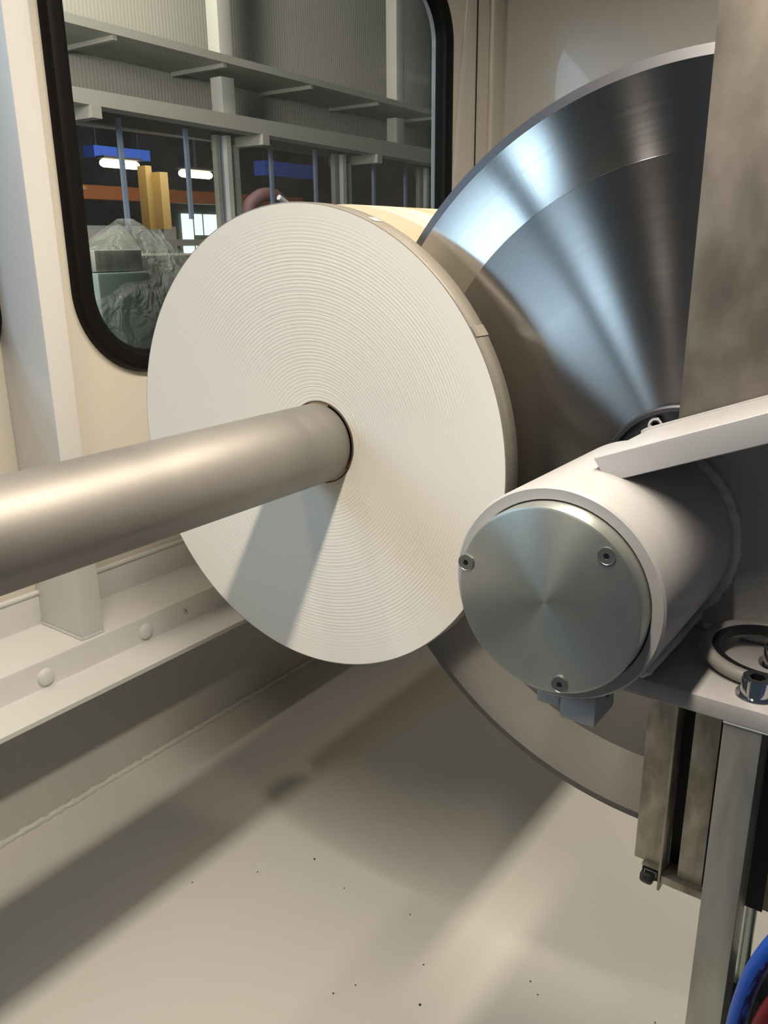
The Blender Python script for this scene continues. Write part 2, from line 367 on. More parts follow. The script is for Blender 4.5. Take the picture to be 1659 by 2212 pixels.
# lower sill, rail and recess along the left wall
struct(boxo('trim_1', (XW, XW + 0.004, -0.90, 1.86, Z(-0.485), Z(-0.436)), M_white, bev=0.0015), 'flat strip under the window wall')
bm = tube([(XW + 0.004, -0.90, Z(-0.438)), (XW + 0.004, 1.86, Z(-0.438))], 0.0035, sub=1)
struct(obj('trim_2', bm, M_white, smooth=50), 'sealing bead along the foot of the window wall')
bm = bmesh.new()
prof = [(XW - 0.03, Z(-0.483)), (XR - 0.004, Z(-0.483)), (XR - 0.0012, Z(-0.4842)), (XR, Z(-0.487)), (XR, Z(-0.5165)), (XR + 0.001, Z(-0.5195)), (XR + 0.004, Z(-0.520)),
        (XL, Z(-0.520)), (XL, Z(-0.526)), (XR - 0.006, Z(-0.526)), (XR - 0.006, Z(-0.489)), (XW - 0.03, Z(-0.489))]
a = [bm.verts.new((x, -0.90, z)) for x, z in prof]; c = [bm.verts.new((x, 1.86, z)) for x, z in prof]
for i in range(len(a)): bm.faces.new([a[i], a[(i + 1) % len(a)], c[(i + 1) % len(a)], c[i]])
bm.faces.new(a); bm.faces.new(c[::-1])
struct(obj('trim_3', bm, M_white, smooth=30), 'stepped white ledge and lip running along the left wall')
struct(boxo('wall_lower', (XR - 0.03, XR - 0.004, -0.90, 1.86, 0.0, Z(-0.5255)), M_bed), 'recessed lower wall under the ledge')
# weld seam between lower wall and bed
pts = [(XR - 0.001 + random.uniform(-.0012, .0012), 0.20 + i * 0.00582, 0.001 + random.uniform(-.001, .001)) for i in range(285)]
bm = tube(pts, 0.005, n=8, sub=1, rr=lambda t: 0.0048 + 0.0022 * noise.noise(Vector((t * 160, 0, 0))))
struct(obj('trim_4', bm, M_bed, smooth=80), 'uneven weld seam along the foot of the lower wall')
# back wall, right of the corner
struct(boxo('wall_back', (XW, 1.10, 1.85, 1.88, 0.0, 1.75), M_back), 'white back wall of the enclosure behind the blade')
bm = bmesh.new(); box(bm, XW, XW + 0.003, 1.738, 1.776, Z(-0.43), 1.74)
struct(obj('trim_5', bm, M_wall), 'flat cover strip beside the corner')
bm = bmesh.new(); box(bm, XW, XW + 0.010, 1.784, 1.80, Z(-0.43), 1.74, 0.003)
struct(obj('trim_6', bm, M_wall, smooth=35), 'raised bead in the corner')
bm = bmesh.new(); box(bm, XW, XW + 0.0015, 1.7290, 1.7325, Z(-0.43), 1.74)
struct(obj('trim_7', bm, M_dark), 'dark seam in the wall beside the corner')
# streak of light on the wall right of the window, modelled as a pale strip
bm = bmesh.new(); q = [(1.687, Z(0.50)), (1.703, Z(0.50)), (1.632, Z(0.06)), (1.622, Z(0.06))]
a = [bm.verts.new((XW + 0.0005, y, z)) for y, z in q]; c = [bm.verts.new((XW + 0.004, y, z)) for y, z in q]
for i in range(4): bm.faces.new([a[i], a[(i + 1) % 4], c[(i + 1) % 4], c[i]])
bm.faces.new(c)
tag(obj('light_streak', bm, M_white), 'thin slanted streak of light on the wall right of the window, made as a pale strip', 'strip')
# post on the ledge
t = thing('wall_post', 'white square post standing on the ledge left of the window', 'post', (-0.945, 0.591, Z(-0.483)))
boxo('post_tube', (XW + 0.0005, -0.897, 0.5745, 0.607, Z(-0.4828), 1.745), M_white, t, bev=0.003)
wl = tube([(-0.985, 0.5735, Z(-0.482)), (-0.95, 0.5735, Z(-0.482)), (-0.90, 0.573, Z(-0.482)), (-0.8965, 0.5755, Z(-0.482)), (-0.896, 0.605, Z(-0.482))], 0.0022, n=8, sub=4)
obj('foot_weld', wl, M_weld, t, smooth=60)
# bolts and screw on the rail
def dome(r):
    prof = [(r, 0.0), (r, -0.002)] + [(r * math.cos(a_), -0.002 - 0.42 * r * math.sin(a_)) for a_ in [i * math.pi / 16 for i in range(1, 8)]] + [(0, -0.002 - 0.42 * r)]
    bm = lathe(prof, 40); bmesh.ops.rotate(bm, cent=(0, 0, 0), matrix=Matrix.Rotation(math.pi / 2, 3, 'Z'), verts=bm.verts[:]); return bm
d1 = tag(obj('plug_cap', dome(0.0108), M_white, None, (XR, 0.511, Z(-0.5055)), smooth=50), 'domed white plug on the rail, nearer the left edge of the photo', 'plug', 'plugs on the rail')
d2 = d1.copy(); COL.objects.link(d2); d2.location = (XR, 0.666, Z(-0.5045)); d2['label'] = 'domed white plug on the rail right of the post foot'
bm = socket_screw(0.0026, 0.003, 0.0012); bmesh.ops.rotate(bm, cent=(0, 0, 0), matrix=Matrix.Rotation(math.pi / 2, 3, 'Z'), verts=bm.verts[:])
tag(obj('rail_screw', bm, [M_screw, M_black], None, (XR, 0.738, Z(-0.500))), 'tiny steel screw in the rail just left of the paper roll', 'screw')
# specks on the bed
SP = [(-0.559, 0.626, 'dark speck in the pale bed just below the roll shadow, the highest one'), (-0.6, 0.571, 'small dark speck left of the highest one on the bed'), (-0.65, 0.515, 'leftmost dark speck, at the edge of the long shaft shadow'), (-0.5, 0.609, 'faint speck right below the highest one on the bed'),
      (-0.416, 0.619, 'speck alone in the soft shadow near the middle of the bed'), (-0.367, 0.571, 'speck at the lower end of the soft middle shadow'), (-0.344, 0.529, 'largest dark speck near the bottom edge of the photo'), (-0.421, 0.491, 'lower speck of the close pair near the bottom edge'),
      (-0.409, 0.511, 'upper speck of the close pair near the bottom edge'), (-0.269, 0.615, 'upper speck of the pair right of the largest one'), (-0.256, 0.605, 'lower speck of the pair right of the largest one'), (-0.152, 0.64, 'rightmost speck, beside the foot of the galvanised leg')]
for i, (x, y, lb) in enumerate(SP):
    bm = bmesh.new(); bmesh.ops.create_icosphere(bm, subdivisions=1, radius=0.0009 if i not in (6, 0) else 0.0013)
    for v in bm.verts: v.co.z *= 0.5; v.co *= random.uniform(0.7, 1.3)
    tag(obj('debris_speck', bm, M_dark, None, (x, y, 0.0006)), lb, 'speck', 'specks on the bed')

# ------------------------------------------------------------------ paper rolls, shaft, blade
RC = (-0.533, Z(-0.186)); HC = (-0.521, Z(-0.182)); RR = 0.2255; HR = 0.0409
def roll(name, label, y0, y1, depth, mface, mside, extra):
    cx, cz = RC; hx, hz = HC[0] - cx, HC[1] - cz
    t = thing(name, label, 'paper roll', (cx, y0, cz - RR))
    L = y1 - y0; prof = []; K = 14
    for i in range(K + 1):
        f = i / K; r = HR + (RR - 0.0012 - HR) * f
        prof.append((r, depth * (1 - f) ** 1.0, hx * (1 - f), hz * (1 - f)))
    o1 = obj('cut_face', lathe(prof, 220), mface, t, (cx, y0, cz), smooth=60)
    prof = [(RR - 0.0012, 0.0), (RR - 0.0003, 0.0003), (RR, 0.0012)] + extra(L) + [(RR, L - 0.0012), (RR - 0.0012, L)]
    obj('outer_wrap', lathe(prof, 220), mside, t, (cx, y0, cz), smooth=50)
    prof = [(RR - 0.0012, L, 0, 0), (HR, L, hx, hz)]
    obj('back_face', lathe(prof, 220), mface, t, (cx, y0, cz), smooth=50)
    prof = [(HR, depth, hx, hz), (HR - 0.0001, depth - 0.0012, hx, hz), (HR - 0.0012, depth - 0.0012, hx, hz), (HR - 0.0012, L, hx, hz), (HR, L, hx, hz)]
    obj('core', lathe(prof, 96), M_core, t, (cx, y0, cz), smooth=50)
    return t
sl = roll('paper_roll_slice', 'large cream paper roll slice with fine rings, facing the camera in front of the blade', 0.600, 0.6215, 0.018, M_paper, M_side, lambda L: [])
# loose end of the last wrap on the slice
ang = math.radians(31); bm = bmesh.new(); vs = []
for j, rr_ in enumerate((RR + 0.0001, RR + 0.0007)):
    for k in range(8):
        a_ = ang + math.radians(2.5) * k / 7; q = RR + 0.0001 + (0.0006 * (1 - k / 7) if j else 0)
        vs.append([bm.verts.new((q * math.cos(a_), y_, q * math.sin(a_))) for y_ in (0.0006, 0.021)])
for k in range(7): bm.faces.new([vs[8 + k][0], vs[8 + k][1], vs[9 + k][1], vs[9 + k][0]])
bm.faces.new([vs[0][0], vs[0][1], vs[8][1], vs[8][0]])
obj('wrap_end', bm, M_side, sl, (RC[0], 0.600, RC[1]), smooth=40)
bm = bmesh.new(); vs = []
for k in range(3):
    a_ = math.radians(66.5 + k * 1.0); vs.append([bm.verts.new(((RR + 0.0005) * math.cos(a_), y_, (RR + 0.0005) * math.sin(a_))) for y_ in (0.006, 0.016)])
for k in range(2): bm.faces.new([vs[k][0], vs[k][1], vs[k + 1][1], vs[k + 1][0]])
obj('adhesive_tab', bm, M_white, sl, (RC[0], 0.600, RC[1]))['label'] = 'small white tab on the edge of the roll'
def ribs(L):
    out = []; y = 0.03
    while y < L - 0.05:
        out += [(RR, y), (RR - 0.0008, y + 0.002), (RR, y + 0.004)]; y += random.uniform(0.05, 0.11)
    return out
roll('paper_log', 'long cream paper log behind the blade with faint bands around it', 0.671, 1.45, 0.0, M_paper2, M_logside, ribs)
# shaft
bm = lathe([(0.0, 0.0), (0.0365, 0.0), (0.0388, 0.003), (0.0388, 0.12), (0.03874, 0.1204), (0.0388, 0.1208), (0.0388, 0.985), (0.03874, 0.9855), (0.0388, 0.986), (0.0388, 1.008), (0.03874, 1.0085), (0.0388, 1.009), (0.0388, 1.034), (0.0375, 1.037), (0.0, 1.037)], 128)
tag(obj('roll_shaft', bm, M_shaft, None, (HC[0], -0.42, HC[1]), smooth=30), 'thick satin grey metal shaft running into the hole of the paper roll', 'shaft')
# circular blade
BC = (-0.1773, 0.645, Z(-0.1805))
t = thing('circular_blade', 'huge brushed steel circular saw blade behind the paper slice', 'blade', (BC[0], BC[1], BC[2] - 0.3102))
obj('cutting_edge', lathe([(0.3025, -0.0022), (0.3102, 0.0), (0.3025, 0.0022)], 360), M_edge, t, BC, smooth=50)['label'] = 'ground bevelled edge'
obj('outer_band', lathe([(0.3025, -0.0022), (0.2445, -0.0027), (0.2440, -0.0030), (0.2440, 0.0028), (0.3025, 0.0022)], 360, closed=False), M_blade, t, BC, smooth=50)['label'] = 'brighter polished outer band'
obj('inner_disc', lathe([(0.2440, -0.0030), (0.165, -0.0032), (0.1645, -0.0034), (0.03, -0.0036), (0.03, 0.0036), (0.2440, 0.0028)], 360), M_blade2, t, BC, smooth=50)
hub = obj('clamping_flange', lathe([(0.0655, -0.0030), (0.0655, -0.0085), (0.0640, -0.0100), (0.0610, -0.0100), (0.0605, -0.006), (0.0, -0.006)], 128), M_edge, t, BC, smooth=40)
for k in range(8):
    a_ = 2 * math.pi * k / 8 + 0.42
    bm = socket_screw(0.0062, 0.008, 0.003); shift(bm, (0.0535 * math.cos(a_), -0.006, 0.0535 * math.sin(a_)))
    s_ = obj('flange_screw', bm, [M_chrome, M_black], hub, (0, 0, 0), smooth=35); s_.location = (0, 0, 0)
obj('spindle_nut', lathe([(0.030, -0.006), (0.030, -0.022), (0.026, -0.025), (0.0, -0.025)], 48), M_chrome, t, BC, smooth=35)

# ------------------------------------------------------------------ blade guard plate behind the bracket
YG = 0.6150
t = thing('blade_guard', 'large stained mill steel plate covering the right side of the blade', 'guard', (0.06, YG, Z(-0.503)))
o = obj('guard_plate', plate([(-0.1775, Z(-0.503)), (-0.1510, Z(-0.503)), (-0.1510, Z(-0.300)), (0.30, Z(-0.300)), (0.30, Z(0.36)), (-0.1775, Z(0.36))], [], 1, YG, YG + 0.003), M_mill, t)
t2 = thing('guide_channel', 'streaked brown steel channel hanging under the bracket', 'channel', (-0.135, 0.61, Z(-0.50)))
boxo('front_strip', (-0.1780, -0.1515, YG - 0.0035, YG - 0.0005, Z(-0.503), Z(-0.295)), M_mill2, t2, bev=0.0004)
boxo('side_lip', (-0.1525, -0.1503, YG - 0.0200, YG + 0.0035, Z(-0.514), Z(-0.295)), M_mill2, t2, bev=0.0005)
boxo('recess_back', (-0.1500, -0.1400, 0.6165, 0.6185, Z(-0.5065), Z(-0.295)), M_dark, t2)
boxo('rear_strip', (-0.1390, -0.1195, 0.6020, 0.6050, Z(-0.4985), Z(-0.295)), M_mill2, t2, bev=0.0004)
boxo('bottom_lip', (-0.1500, -0.1130, 0.5960, 0.6170, Z(-0.5065), Z(-0.4990)), M_mill2, t2, bev=0.0004)
boxo('gap_strip', (-0.1210, -0.1090, 0.6060, 0.6085, Z(-0.4985), Z(-0.295)), M_dark, t2)
# latch under the channel
t = thing('latch', 'small black latch with a grey roller under the steel channel', 'latch', (-0.162, 0.610, Z(-0.521)))
boxo('latch_plate', (-0.1700, -0.1530, 0.6080, 0.6150, Z(-0.5060), Z(-0.5031)), M_mill2, t, bev=0.0005)
boxo('latch_body', (-0.1695, -0.1548, 0.6070, 0.6140, Z(-0.5165), Z(-0.5061)), M_black, t, bev=0.0015)
bm = tube([(-0.1712 + 0.0128 * q / 10, 0.6095, Z(-0.5160) - 0.0008 * q / 10) for q in range(11)], 0.0058, n=28, sub=1, rr=lambda q: 0.0058 * (1 - abs(2 * q - 1) ** 4) ** 0.5 * 0.999 + 0.0004); obj('roller', bm, M_roller, t, smooth=40)
bm = tube([(-0.1668, 0.6066, Z(-0.5105)), (-0.1668, 0.6064, Z(-0.5080)), (-0.1660, 0.6064, Z(-0.5073)), (-0.1580, 0.6064, Z(-0.5073)), (-0.1570, 0.6064, Z(-0.5082)), (-0.1570, 0.6066, Z(-0.5120))], 0.0003, n=8, sub=3); obj('latch_wire', bm, M_screw, t)

# ------------------------------------------------------------------ painted bracket with tube and cap
TC = (-0.1955, Z(-0.2066)); TR = 0.0694
t = thing('support_bracket', 'grey white welded bracket with a thick round tube facing the camera', 'bracket', (TC[0], 0.53, TC[1] - TR))
obj('bearing_tube', lathe([(0.0607, 0.150), (0.0607, 0.002), (0.0615, 0.0), (0.0680, 0.0), (TR, 0.0016), (TR, 0.150)], 160), M_bracket, t, (TC[0], 0.45, TC[1]), smooth=40)
YW = 0.6005
def arc_cut(pts): return pts
web = plate([(TC[0] - 0.004, Z(-0.300)), (0.16, Z(-0.300)), (0.16, Z(0.012)), (TC[0] - 0.004, Z(-0.130))], [], 1, YW, YW + 0.012)
obj('web_plate', web, M_bracket, t)
# upper flange: sloping plate, front edge at Y 0.50
def slab(p0, p1, th, y0, y1, bev, cut=0.0):
    dx, dz = p1[0] - p0[0], p1[1] - p0[1]; L = math.hypot(dx, dz); u = Vector((dx / L, 0, dz / L)); n = Vector((-dz / L, 0, dx / L))
    bm = bmesh.new(); box(bm, 0, L, y0, y1, -th, 0)
    for v in bm.verts:
        x = v.co.x
        if x < 1e-6 and v.co.z < -1e-6: x += cut
        v.co = Vector((p0[0], 0, p0[1])) + u * x + n * v.co.z + Vector((0, v.co.y, 0))
    bmesh.ops.bevel(bm, geom=bm.edges[:], offset=bev, segments=3, profile=0.6, affect='EDGES')
    return bm
obj('upper_flange', slab((-0.1955, Z(-0.1295)), (0.16, Z(0.0125)), 0.0175, 0.500, 0.6145, 0.0012, 0.004), M_bracket, t, smooth=35)
bm = bmesh.new(); box(bm, -0.1640, 0.16, 0.4985, 0.6145, Z(-0.2855), Z(-0.2730), 0.0011); obj('lower_flange', bm, M_bracket, t, smooth=35)
# welds
def weld(path, r, sub=3):
    return tube(path, r, n=10, sub=sub, rr=lambda q: r * (0.8 + 0.5 * abs(noise.noise(Vector((q * 23, 3.1, path[0][0] * 9))))))
arc = [(TC[0] + (TR + 0.0015) * math.cos(math.radians(a_)), 0.5985 + random.uniform(-.001, .001), TC[1] + (TR + 0.0015) * math.sin(math.radians(a_))) for a_ in range(-58, 72, 5)]
obj('weld_bead', weld(arc, 0.0050), M_weld, t, smooth=70)
pth = [(-0.2015 + 0.0007 * i + random.uniform(-.0008, .0008), 0.4995 - random.uniform(0, .001), Z(-0.1385 - 0.0019 * i * 0.45) + random.uniform(-.0006, .0006)) for i in range(0, 32, 3)]
pth = [(-0.200, 0.500, Z(-0.1385)), (-0.196, 0.4995, Z(-0.1405)), (-0.190, 0.4992, Z(-0.1425)), (-0.184, 0.4992, Z(-0.1450)), (-0.178, 0.4998, Z(-0.1472)), (-0.1745, 0.505, Z(-0.1488)), (-0.173, 0.515, Z(-0.1492))]
obj('weld_bead', weld(pth, 0.0030), M_weld, t, smooth=70)
pth = [(-0.1525, 0.4990, Z(-0.2700)), (-0.1485, 0.4995, Z(-0.2660)), (-0.146, 0.508, Z(-0.2630)), (-0.1448, 0.525, Z(-0.2615)), (-0.1440, 0.560, Z(-0.2610)), (-0.1438, 0.597, Z(-0.2610))]
obj('weld_bead', weld(pth, 0.0035), M_weld, t, smooth=70)
pth = [(-0.140, 0.5985, Z(-0.2700)), (-0.11, 0.5985, Z(-0.2705)), (-0.07, 0.5985, Z(-0.2705)), (0.0, 0.5985, Z(-0.2705)), (0.1, 0.5985, Z(-0.2705))]
obj('weld_bead', weld(pth, 0.0035, 8), M_weld, t, smooth=70)
# end cap with three screws
cap = obj('end_cap', lathe([(0.0, -0.0130), (0.0580, -0.0130), (0.0596, -0.0124), (0.0603, -0.0108), (0.0603, 0.012), (0.0, 0.012)], 160), M_zinc, t, (TC[0], 0.450, TC[1]), smooth=30)
cap['label'] = 'zinc plated end cap'
for (x, z) in ((-0.2505, Z(-0.1925)), (-0.1588, Z(-0.1690)), (-0.1825, Z(-0.2585))):
    bm = socket_screw(0.0054, 0.0006, 0.0020, cone=True)
    s_ = obj('cap_screw', bm, [M_screw, M_black], cap, (0, 0, 0), smooth=35); s_.location = (x - TC[0], -0.0132, z - TC[1])
    bm = lathe([(0.0054, -0.0002), (0.0060, -0.0002), (0.0060, 0.0002)], 32)
# clamp under the tube
cl = obj('cable_clamp', box(bmesh.new(), 0, 0.0165, 0, 0.034, 0, 0.020, 0.002), M_bracket, t, (-0.2075, 0.4585, Z(-0.2885)), smooth=35)
bm = bmesh.new(); box(bm, 0.0183, 0.0425, -0.004, 0.030, -0.004, 0.020, 0.002); o = obj('cable_clamp', bm, M_bracket, t, (-0.2075, 0.4585, Z(-0.2885)), smooth=35)
bm = socket_screw(0.0022, 0.001, 0.001); bmesh.ops.rotate(bm, cent=(0, 0, 0), matrix=Matrix.Rotation(math.pi / 2, 3, 'Z'), verts=bm.verts[:])
s_ = obj('clamp_screw', bm, M_black, o, (0, 0, 0)); s_.location = (0.0428, 0.014, 0.013)

# things on the lower flange
def cap_bolt(name, label, x, y, z0):
    t_ = thing(name, label, 'bolt', (x, y, z0), 'socket bolts on the lower flange')
    up = Matrix.Rotation(math.pi / 2, 3, 'X').inverted()
    bm = socket_screw(0.0092, 0.0115, 0.0050); bmesh.ops.rotate(bm, cent=(0, 0, 0), matrix=up, verts=bm.verts[:]); obj('bolt_head', bm, [M_chrome, M_black], t_, (x, y, z0 + 0.0016), smooth=35)
    bm = lathe([(0.004, 0), (0.0118, 0), (0.0122, -0.0006), (0.0118, -0.0016), (0.004, -0.0016)], 48); bmesh.ops.rotate(bm, cent=(0, 0, 0), matrix=up, verts=bm.verts[:]); obj('washer', bm, M_chrome, t_, (x, y, z0), smooth=35)
    return t_
cap_bolt('socket_bolt', 'shiny socket head bolt at the front edge of the bracket flange', -0.0855, 0.5190, Z(-0.2730))
cap_bolt('socket_bolt', 'second socket head bolt inside the grey ring at the right edge', -0.0830, 0.5700, Z(-0.2730))
t = thing('cable_ring', 'grey ring of thick cable with black lining on the lower flange', 'ring', (-0.085, 0.560, Z(-0.262)))
tilt = math.radians(17)
def ringpath(R, dz, n=64):
    return [(-0.0855 + R * math.cos(2 * math.pi * i / n), 0.5580 + R * 0.73 * math.sin(2 * math.pi * i / n), Z(-0.2610) + dz + R * 0.155 * math.sin(2 * math.pi * i / n)) for i in range(n + 1)]
obj('ring_tube', tube(ringpath(0.0412, 0.0), 0.0048, n=20, sub=1, caps=False), M_ring, t, smooth=80)
bm = bmesh.new(); A = [bm.verts.new(p) for p in ringpath(0.0372, 0.0035)[:-1]]; B = [bm.verts.new(p) for p in ringpath(0.0366, -0.0045)[:-1]]; C_ = [bm.verts.new(p) for p in ringpath(0.0330, 0.0030)[:-1]]
for i in range(64):
    j = (i + 1) % 64; bm.faces.new([A[i], A[j], B[j], B[i]]); bm.faces.new([C_[i], C_[j], A[j], A[i]]); bm.faces.new([C_[j], C_[i], B[i], B[j]])
obj('black_lining', bm, M_black, t, smooth=60)['label'] = 'black inner lining'

# ------------------------------------------------------------------ legs, panels and hoses at the lower right
t = thing('galvanised_leg', 'galvanised square leg standing under the bracket, cut by the bottom of the photo', 'leg', (-0.0868, 0.515, 0.0))
boxo('leg_tube', (-0.0985, -0.0752, 0.5000, 0.5300, 0.003, Z(-0.2870)), M_galv, t, bev=0.0012)
boxo('foot_plate', (-0.110, -0.062, 0.490, 0.540, 0.0, 0.003), M_galv, t)
boxo('head_plate', (-0.0985, -0.040, 0.4990, 0.5400, Z(-0.2870), Z(-0.2856)), M_white, t)
t = thing('machine_cover', 'black and brown steel cover at the right edge under the bracket', 'cover', (0.0, 0.552, Z(-0.455)))
boxo('black_strip', (-0.0870, -0.0665, 0.5480, 0.5560, Z(-0.4550), Z(-0.2870)), M_black, t)
boxo('steel_sheet', (-0.0664, 0.06, 0.5470, 0.5560, Z(-0.4520), Z(-0.2870)), M_mill, t, bev=0.0006)
t = thing('black_box', 'black box low behind the hoses at the bottom right', 'box', (-0.03, 0.60, 0.0))
boxo('box_body', (-0.0900, 0.05, 0.5550, 0.5960, 0.0, Z(-0.5390)), M_black, t, bev=0.001)
bm = tube([(-0.0775, 0.5680, Z(-0.5390)), (-0.0775, 0.5680, Z(-0.44))], 0.0058, n=32, sub=1)
tag(obj('steel_pipe', bm, M_pipe, smooth=40), 'short shiny upright pipe between the leg and the blue hose', 'pipe')
bh = [(0.10, 0.455, Z(-0.27)), (0.05, 0.440, Z(-0.275)), (0.005, 0.430, Z(-0.298)), (-0.0255, 0.424, Z(-0.335)), (-0.0398, 0.420, Z(-0.3600)), (-0.0488, 0.420, Z(-0.3860)), (-0.0533, 0.420, Z(-0.4120)), (-0.0550, 0.420, Z(-0.4400)), (-0.052, 0.421, Z(-0.49)), (-0.040, 0.425, Z(-0.56)), (-0.02, 0.43, Z(-0.64)), (-0.01, 0.435, 0.0045)]
rh = [(0.11, 0.440, Z(-0.285)), (0.06, 0.430, Z(-0.292)), (0.015, 0.420, Z(-0.318)), (-0.0150, 0.414, Z(-0.352)), (-0.0300, 0.411, Z(-0.3790)), (-0.0385, 0.410, Z(-0.4020)), (-0.0425, 0.410, Z(-0.4240)), (-0.0440, 0.410, Z(-0.4480)), (-0.040, 0.41, Z(-0.50)), (-0.028, 0.413, Z(-0.57)), (-0.005, 0.42, Z(-0.65)), (0.01, 0.425, 0.0045)]
tag(obj('blue_hose', tube(bh, 0.0054, n=28, sub=10), M_hose_blue, smooth=80), 'blue rubber hose with dark print curving down at the bottom right', 'hose')
tag(obj('red_hose', tube(rh, 0.0050, n=28, sub=10), M_hose_red, smooth=80), 'dark red hose curving down beside the blue hose', 'hose')

# ------------------------------------------------------------------ the hall beyond the window
struct(boxo('floor_hall', (-12.5, -1.06, -2.0, 14.0, -0.62, -0.60), M_hallfloor), 'grey hall floor beyond the enclosure')
struct(boxo('wall_hall', (-4.60, -4.50, 0.5, 11.0, Z(0.70), 4.2), M_clad), 'grey ribbed cladding above the glazed front')
struct(boxo('wall_far', (-11.2, -11.0, 1.0, 14.0, -0.6, 4.2), M_halld), 'dark far wall of the hall')
struct(boxo('wall_side', (-11.0, -4.6, 13.8, 14.0, -0.6, 4.2), M_halld), 'dark end wall of the hall')
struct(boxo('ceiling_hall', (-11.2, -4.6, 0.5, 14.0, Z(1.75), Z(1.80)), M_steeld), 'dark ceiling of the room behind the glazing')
def hall_bar(name, x0, x1, y0, y1, zt, zb, m):
    bm = bmesh.new(); box(bm, x0, x1, y0, y1, 0, 1)
    for v in bm.verts: v.co.z = Z(zt(v.co.y)) if v.co.z > 0.5 else Z(zb(v.co.y))
    return obj(name, bm, m)
ft = lambda y: 0.790 - 0.009 * (y - 3); fb = lambda y: 0.716 - 0.020 * (y - 3)
st = lambda y: 1.121 - 0.021 * (y - 3); sb = lambda y: 1.076 - 0.019 * (y - 3)
tag(hall_bar('canopy_beam', -4.12, -4.00, 1.2, 9.5, ft, fb, M_steelw), 'wide pale grey beam crossing the lower half of the window view', 'beam')
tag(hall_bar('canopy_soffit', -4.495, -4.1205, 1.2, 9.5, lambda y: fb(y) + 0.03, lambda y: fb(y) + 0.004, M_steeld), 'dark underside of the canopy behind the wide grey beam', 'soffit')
tag(hall_bar('shelf_plate', -4.495, -4.00, 1.2, 9.5, st, sb, M_steelw), 'thin grey shelf crossing the upper half of the window view', 'shelf')
for y, lb in [(3.20, 'leftmost batten under the thin upper shelf, near the bright cladding'), (3.99, 'batten under the upper shelf at the left column'), (4.79, 'batten under the upper shelf right of the left column'), (5.555, 'batten under the upper shelf left of the right column'), (6.34, 'rightmost batten under the upper shelf beside the window gasket')]:
    tag(hall_bar('shelf_batten', -4.48, -4.01, y - 0.012, y + 0.012, lambda y: sb(y) - 0.0005, lambda y: sb(y) - 0.024, M_steelw), lb, 'batten', 'battens under the upper shelf')
for y, lb in [(3.02, 'pale box beam end at the left under the wide canopy beam'), (4.29, 'pale box beam end under the canopy beam right of the left column'), (5.525, 'pale box beam end under the canopy beam near the right'), (6.74, 'pale box beam end under the canopy beam at the window gasket')]:
    tag(hall_bar('box_beam', -4.46, -3.985, y - 0.03, y + 0.03, lambda y: fb(y) - 0.0005, lambda y: fb(y) - 0.062, M_steelw), lb, 'beam', 'box beams under the canopy')
for y, lb in [(4.135, 'left pale column in front of the ribbed cladding'), (6.03, 'right pale column in front of the ribbed cladding')]:
    c_ = thing('upper_column', lb, 'column', (-4.2, y, Z(fb(y) + 0.04)), 'columns above the canopy')
    for nm, z0, z1 in (('column_foot', fb(y) + 0.045, sb(y) - 0.04), ('column_shaft', st(y) + 0.001, 2.9)):
        boxo(nm, (-4.24, -4.14, y - 0.055, y + 0.055, Z(z0), Z(z1)), M_col, c_, bev=0.006)
for y0, k, lb in [(4.077, 1.0, 'left pale post of the glazed front above the roll'), (5.275, 1.06, 'middle pale post of the glazed front'), (6.432, 1.36, 'right pale post of the glazed front near the gasket')]:
    t = thing('glazing_post', lb, 'post', (-4.3, y0, -0.6), 'posts of the glazed front'); zt_ = Z(fb(y0 + 0.2) - 0.001)
    boxo('post_left_strip', (-4.26, -4.22, y0, y0 + 0.030, -0.6, zt_), M_steelw, t)
    boxo('post_blue_strip', (-4.28, -4.235, y0 + 0.032, y0 + 0.072, -0.6, zt_), M_bluerod, t)
    boxo('post_core', (-4.26, -4.20, y0 + 0.073, y0 + 0.112, -0.6, zt_), M_white, t)
    boxo('post_right_strip', (-4.26, -4.22, y0 + 0.118, y0 + 0.200, -0.6, zt_ - 0.05), M_steelw, t)
for y, z0, lb in [(3.35, 0.10, 'first thin blue bar from the left before the dark hall'), (3.845, 0.18, 'second thin blue bar from the left before the dark hall'), (4.60, 0.0, 'third thin blue bar, right of the left post'), (5.07, 0.0, 'fourth thin blue bar, left of the middle post'), (5.79, 0.0, 'fifth thin blue bar, right of the middle post'), (6.24, 0.0, 'sixth thin blue bar, left of the right post')]:
    tag(boxo('glazing_bar', (-4.25, -4.23, y - 0.013, y + 0.013, Z(z0), Z(fb(y) + 0.003)), M_bluerod), lb, 'bar', 'blue glazing bars')
tag(boxo('glazing_rail', (-4.42, -4.37, 1.2, 9.5, Z(0.02), Z(0.06)), M_steelw), 'pale horizontal rail low across the glazed front', 'rail')
# lamps far inside the dark hall
def lamp(loc, ln, label):
    t_ = thing('hall_lamp_fitting', label, 'lamp', loc, 'lamps in the dark hall')
    prof = [(0.0, 0.0), (0.03, 0.01), (0.042, 0.04), (0.042, ln - 0.04), (0.03, ln - 0.01), (0, ln)]
    bm = lathe(prof, 24); obj('diffuser', bm, E_lamp, t_, (loc[0], loc[1] - ln / 2, loc[2]), smooth=60)
    boxo('housing', (loc[0] - 0.07, loc[0] + 0.07, loc[1] - ln / 2, loc[1] + ln / 2, loc[2] + 0.045, loc[2] + 0.07), M_steeld, t_)
    boxo('hanger', (loc[0] - 0.01, loc[0] + 0.01, loc[1] - 0.01, loc[1] + 0.01, loc[2] + 0.0705, Z(1.7495)), M_steeld, t_)
lamp((-8.0, 6.29, Z(0.88)), 0.50, 'left glowing lamp under the blue panel in the dark hall')
lamp((-8.0, 7.37, Z(0.84)), 0.50, 'right glowing lamp in the dark hall')
